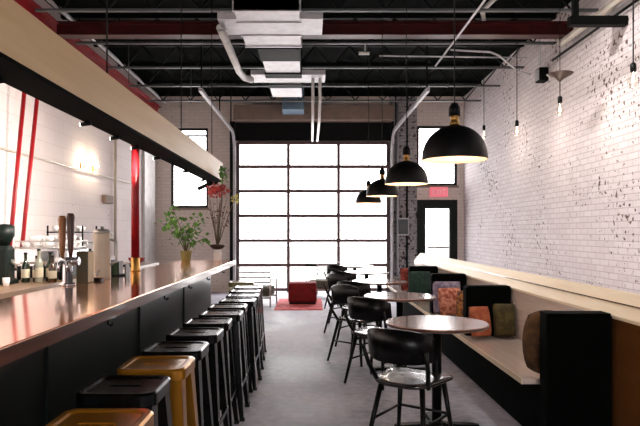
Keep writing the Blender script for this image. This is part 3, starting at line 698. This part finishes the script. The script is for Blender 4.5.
# ================================================================== BANQUETTE
bq = thing('banquette', 'long wooden banquette bench with pale back and pine ledge along the brick wall side', 'bench', (0, 0, 0))
Y0, Y1 = 2.6, 10.45
MB().box(1.34, 1.80, 3.80, Y1, .415, .45, .004).done('seat', 'seat_wood', bq)
MB().box(1.335, 1.3395, 3.80, Y1, .415, .452).done('seat_edge', 'panel_top', bq)
MB().box(1.5, 1.80, 3.82, Y1 - .02, 0, .415).done('seat_base', 'matte_black', bq)
b = MB(); b.loft([[(1.80, y, 0), (1.92, y, 0), (1.92, y, .865), (1.80, y, .865)] for y in (3.62, Y1)], False); b.done('backrest', 'panel_pale', bq)
o = MB().box(1.80, 1.92, Y0, 3.618, 0, .865).done('end_panel', 'panel_wood', bq); o['label'] = 'brown stained end panel'
b = MB(); b.loft([[(1.795, y, .866), (1.93, y, .866), (1.93, y, 1.015), (1.90, y, 1.015), (1.795, y, .884)] for y in (Y0, Y1)], False); b.done('ledge', 'panel_top', bq)
b = MB(); b.loft([[(1.846, y, .952), (1.842, y, .947), (1.838, y, .952), (1.842, y, .957)] for y in (Y0, Y1)], False); b.done('seam', 'panel_wood', bq)
DV = [3.62, 5.42, 6.96, 8.5]
dvl = ['black upholstered divider at the near end of the bench', 'second black divider along the bench from the camera', 'third black divider along the bench, behind the pink cushions', 'farthest black divider along the bench']
for i, y in enumerate(DV):
    z0 = 0 if i == 0 else .4505
    t = thing('bench_divider', dvl[i], 'divider', (1.60, y, 0), 0, 'black dividers on the banquette')
    MB().box(-.215 if i else -.2, .19, -.06, .06 , z0, .885, .012).done('panel', 'matte_black', t)
    MB().box(-.20, .18, -.063, .063, .884, .897, .004).done('top_cap', 'matte_black', t)
def pillow(name, loc, size, rot, mat, label, rd=.16):
    me = MB(); w_, h_, th = size
    P_ = [[None] * 15 for _ in range(15)]; Q_ = [[None] * 15 for _ in range(15)]
    for i in range(15):
        for j in range(15):
            u, v = -1 + i / 7, -1 + j / 7
            e = ((1 - u ** 4) * (1 - v ** 4)) ** .5
            pin = 1 - .07 * (1 - abs(u) ** 2) * abs(v) ** 2 - .07 * (1 - abs(v) ** 2) * abs(u) ** 2
            x, z, d = u * w_ / 2 * pin * (1 - rd * v * v) ** .5, v * h_ / 2 * pin * (1 - rd * u * u) ** .5, th / 2 * e
            P_[i][j] = me.bm.verts.new((x, -d, z)); Q_[i][j] = P_[i][j] if (i in (0, 14) or j in (0, 14)) else me.bm.verts.new((x, d, z))
    for A in (P_, Q_):
        for i in range(14):
            for j in range(14): me.face([A[i][j], A[i + 1][j], A[i + 1][j + 1], A[i][j + 1]], True)
    o = me.done('cushion', mat); o.location = loc; o.rotation_euler = rot
    return tag(o, label, 'cushion', 'cushions on the banquette')
S_ = .453
pillow(0, (1.515, 3.84, S_ + .222), (.36, .44, .14), (-.1, .06, .06), 'pillow_brown', 'brown ochre cushion leaning on the nearest black divider', .45)
pillow(0, (1.47, 5.22, S_ + .15), (.20, .28, .11), (-.25, 0, .2), 'pillow_orange', 'rust orange cushion in front of the second black divider')
pillow(0, (1.69, 5.25, S_ + .16), (.20, .30, .11), (-.22, 0, -.1), 'pillow_olive', 'olive green cushion in front of the second black divider')
pillow(0, (1.52, 6.55, S_ + .17), (.30, .32, .12), (-.25, 0, .3), 'pillow_pink', 'pink and orange patterned cushion in front of the third divider')
pillow(0, (1.64, 6.28, S_ + .165), (.26, .31, .11), (-.2, 0, -.5), 'pillow_gold', 'golden brown patterned cushion near the bench back')
pillow(0, (1.54, 6.80, S_ + .19), (.34, .38, .10), (-.15, 0, .0), 'pillow_mauve', 'mauve grey cushion behind the pink patterned cushion')
pillow(0, (1.50, 8.28, S_ + .2), (.34, .4, .12), (-.2, 0, .1), 'pillow_green', 'dark green cushion on the far part of the bench')
pillow(0, (1.54, 9.4, S_ + .19), (.34, .38, .12), (-.1, 0, .4), 'pillow_red', 'dark red cushion near the far bench end')

# ================================================================== PENDANTS
def make_pendant(label):
    t = thing('pendant_lamp', label, 'pendant lamp', (0, 0, 0), 0, 'black dome pendants over the tables')
    R = .195; H = .205
    prof = [(R * math.cos(a), H * math.sin(a) ** .95) for a in [i / 14 * PI / 2 * .9 for i in range(15)]]
    b = MB(); b.lathe([(R + .004, -.004)] + [(r + .004, z + .004) for r, z in prof] + [(.03, H + .006)], 40, cap0=False); b.done('shade', 'dome_out', t)
    b = MB(); b.lathe([(R + .0035, -.0045)] + [(r - .002, z - .002) for r, z in prof] + [(.02, H - .004)], 40, cap0=False); b.done('shade_lining', 'dome_in', t)
    MB().lathe([(.03, H + .004), (.032, H + .02), (.024, H + .028), (.024, H + .055), (.03, H + .06)], 18).done('socket_collar', 'brass', t)
    MB().lathe([(.036, H + .06), (.036, H + .11), (.02, H + .14), (.006, H + .145)], 18).done('cap', 'black_steel', t)
    MB().lathe([(.012, .14), (.02, .12), (.03, .085), (.028, .06), (.012, .045), (.002, .043)], 16).done('bulb', 'bulb', t)
    MB().tube([(0, 0, .14), (0, 0, H)], .014, 10).done('lamp_holder', 'brass', t)
    zc = ZC - 1.825 - .003
    MB().tube([(0, 0, H + .14), (0, 0, zc)], .004, 6).done('cord', 'black_steel', t)
    MB().lathe([(.05, zc - .02), (.05, zc)], 16).done('canopy', 'black_steel', t)
    return t
pp = None
PY = [3.70, 5.56, 7.45, 9.25]
for i, y in enumerate(PY):
    lab = 'black dome pendant lamp with copper lining, %s' % ['nearest the camera', 'second from the camera', 'third from the camera', 'farthest, by the big door'][i]
    x = .885
    if pp is None: pp = make_pendant(lab); pp.location = (x, y, 1.828); o = pp
    else: o = dup(pp, (x, y, 1.828), 0, lab)
    l = bpy.data.lights.new('pendant_glow', 'POINT'); l.energy = 4; l.color = (1, .88, .74); l.shadow_soft_size = .03
    lo = bpy.data.objects.new('pendant_glow', l); COL.objects.link(lo); lo.parent = o; lo.location = (0, 0, .025)

for i, y in enumerate((2.4, 4.2, 6.0)):  # unseen spotlights added to brighten the brick wall
    t = thing('ceiling_spotlight', 'added unseen ceiling spotlight washing the brick wall, %s from the camera end' % ORD[i], 'spotlight', (1.3, y, 4.3), 0, 'added wall-washing ceiling spotlights')
    MB().tube([(0, 0, 0), (0, 0, .198)], .012, 8).done('stem', 'black_steel', t)
    MB().tube([(-.05, 0, .03), (.09, 0, -.04)], .05, 14).done('lamp_head', 'black_steel', t)
    MB().tube([(.0905, 0, -.0402), (.094, 0, -.042)], .042, 14).done('lens', 'lamp_face', t)
    l = bpy.data.lights.new('spot_glow', 'SPOT'); l.energy = 230; l.color = (1, .93, .90); l.spot_size = 2.0; l.spot_blend = 1.0; l.shadow_soft_size = .04
    lo = bpy.data.objects.new('spot_glow', l); COL.objects.link(lo); lo.parent = t; lo.location = (.11, 0, -.055)
    lo.rotation_euler = Vector((2.2, .5, -2.3)).to_track_quat('-Z', 'Y').to_euler()
# bare hanging bulbs along the right wall
def bulb_lamp(loc, zc, label, bracket=False):
    t = thing('hanging_bulb', label, 'hanging bulb', loc, 0, 'bare bulbs along the brick wall')
    MB().tube([(0, 0, .06), (0, 0, zc - loc[2] - .002)], .006, 6).done('cord', 'black_steel', t)
    MB().lathe([(.022, 0), (.026, .01), (.026, .07), (.012, .085)], 14).done('socket', 'black_steel', t)
    MB().lathe([(.014, 0), (.02, -.025), (.042, -.075), (.044, -.1), (.03, -.135), (.003, -.145)], 16).done('bulb', M['bulb_clear'], t)
    MB().tube([(0, 0, -.02), (.01, 0, -.09), (-.01, 0, -.09), (0, 0, -.03)], .004, 6).done('filament', 'bulb', t)
    l = bpy.data.lights.new('bulb_glow', 'POINT'); l.energy = 12; l.color = (1, .84, .70); l.shadow_soft_size = .04
    lo = bpy.data.objects.new('bulb_glow', l); COL.objects.link(lo); lo.parent = t; lo.location = (-.02, 0, -.2)
    return t
M['bulb_clear'] = glass('clear_bulb_glass', .15, (1, .97, .92, 1))
bulb_lamp((2.9, 5.4, 2.82), ZC, 'glowing bare bulb on a cord by the brick wall, nearest the camera')
bt = bulb_lamp((2.9, 6.99, 2.88), 3.21, 'bare bulb on a short stem below a dark ceiling cone')
MB().lathe([(.01, .25), (.04, .28), (.14, .335), (.15, .345), (.02, .35)], 20).done('bracket_cone', 'dark_ceramic', bt)
MB().tube([(0, 0, .34), (0, 0, ZC - 2.882)], .004, 6).done('suspension_wire', 'joist', bt)
bulb_lamp((2.9, 8.45, 2.87), ZC, 'bare bulb on a long cord, third along the brick wall')
bulb_lamp((2.9, 10.06, 3.09), ZC, 'bare bulb on a long cord, farthest along the brick wall')

# ================================================================== LOUNGE AT THE DOOR
tag(MB().loft([rrect(.86, 1.75, .02, 0.001), rrect(.86, 1.75, .02, .014)], False).done('area_rug', 'rug', loc=(-.22, 11.45, 0)), 'coral red rug in front of the big glazed door', 'rug')
t = thing('pouf', 'deep red upholstered block seat on the rug before the big door', 'pouf', (-.16, 11.6, .015))
MB().box(-.27, .27, -.25, .25, .03, .40, .04).done('cushion_body', 'red_cloth', t)
MB().box(-.25, .25, -.23, .23, 0, .03).done('base', 'black_steel', t)
def lounge(label, loc, rz):
    t = thing('lounge_chair', label, 'lounge chair', loc, rz, 'lounge chairs by the big door')
    MB().box(-.27, .27, -.25, .27, .18, .36, .04).done('seat_cushion', 'grey_cloth', t)
    for sx in (-1, 1):
        MB().tube([(sx * .3, .27, 0), (sx * .3, .25, .48), (sx * .3, -.2, .5), (sx * .3, -.3, .5), (sx * .3, -.3, .0)], .014, 8).done('arm_frame', 'steel', t)
    MB().tube([(-.3, -.27, .3), (-.3, -.33, .72), (.3, -.33, .72), (.3, -.27, .3)], .014, 8).done('back_frame', 'steel', t)
    for z in (.44, .53, .62): MB().box(-.29, .29, -.325, -.305, z, z + .03).done('back_slat', 'steel', t)
    for y in (-.29, .24): MB().box(-.3, .3, y, y + .03, .15, .18).done('seat_rail', 'steel', t)
    return t
l1 = lounge('grey metal-framed lounge chair behind the olive bar stool', (-1.0, 11.35, .0), -.15)
dup(l1, (.28, 12.85, 0), 2.7, 'grey metal-framed lounge chair right of the red block seat')
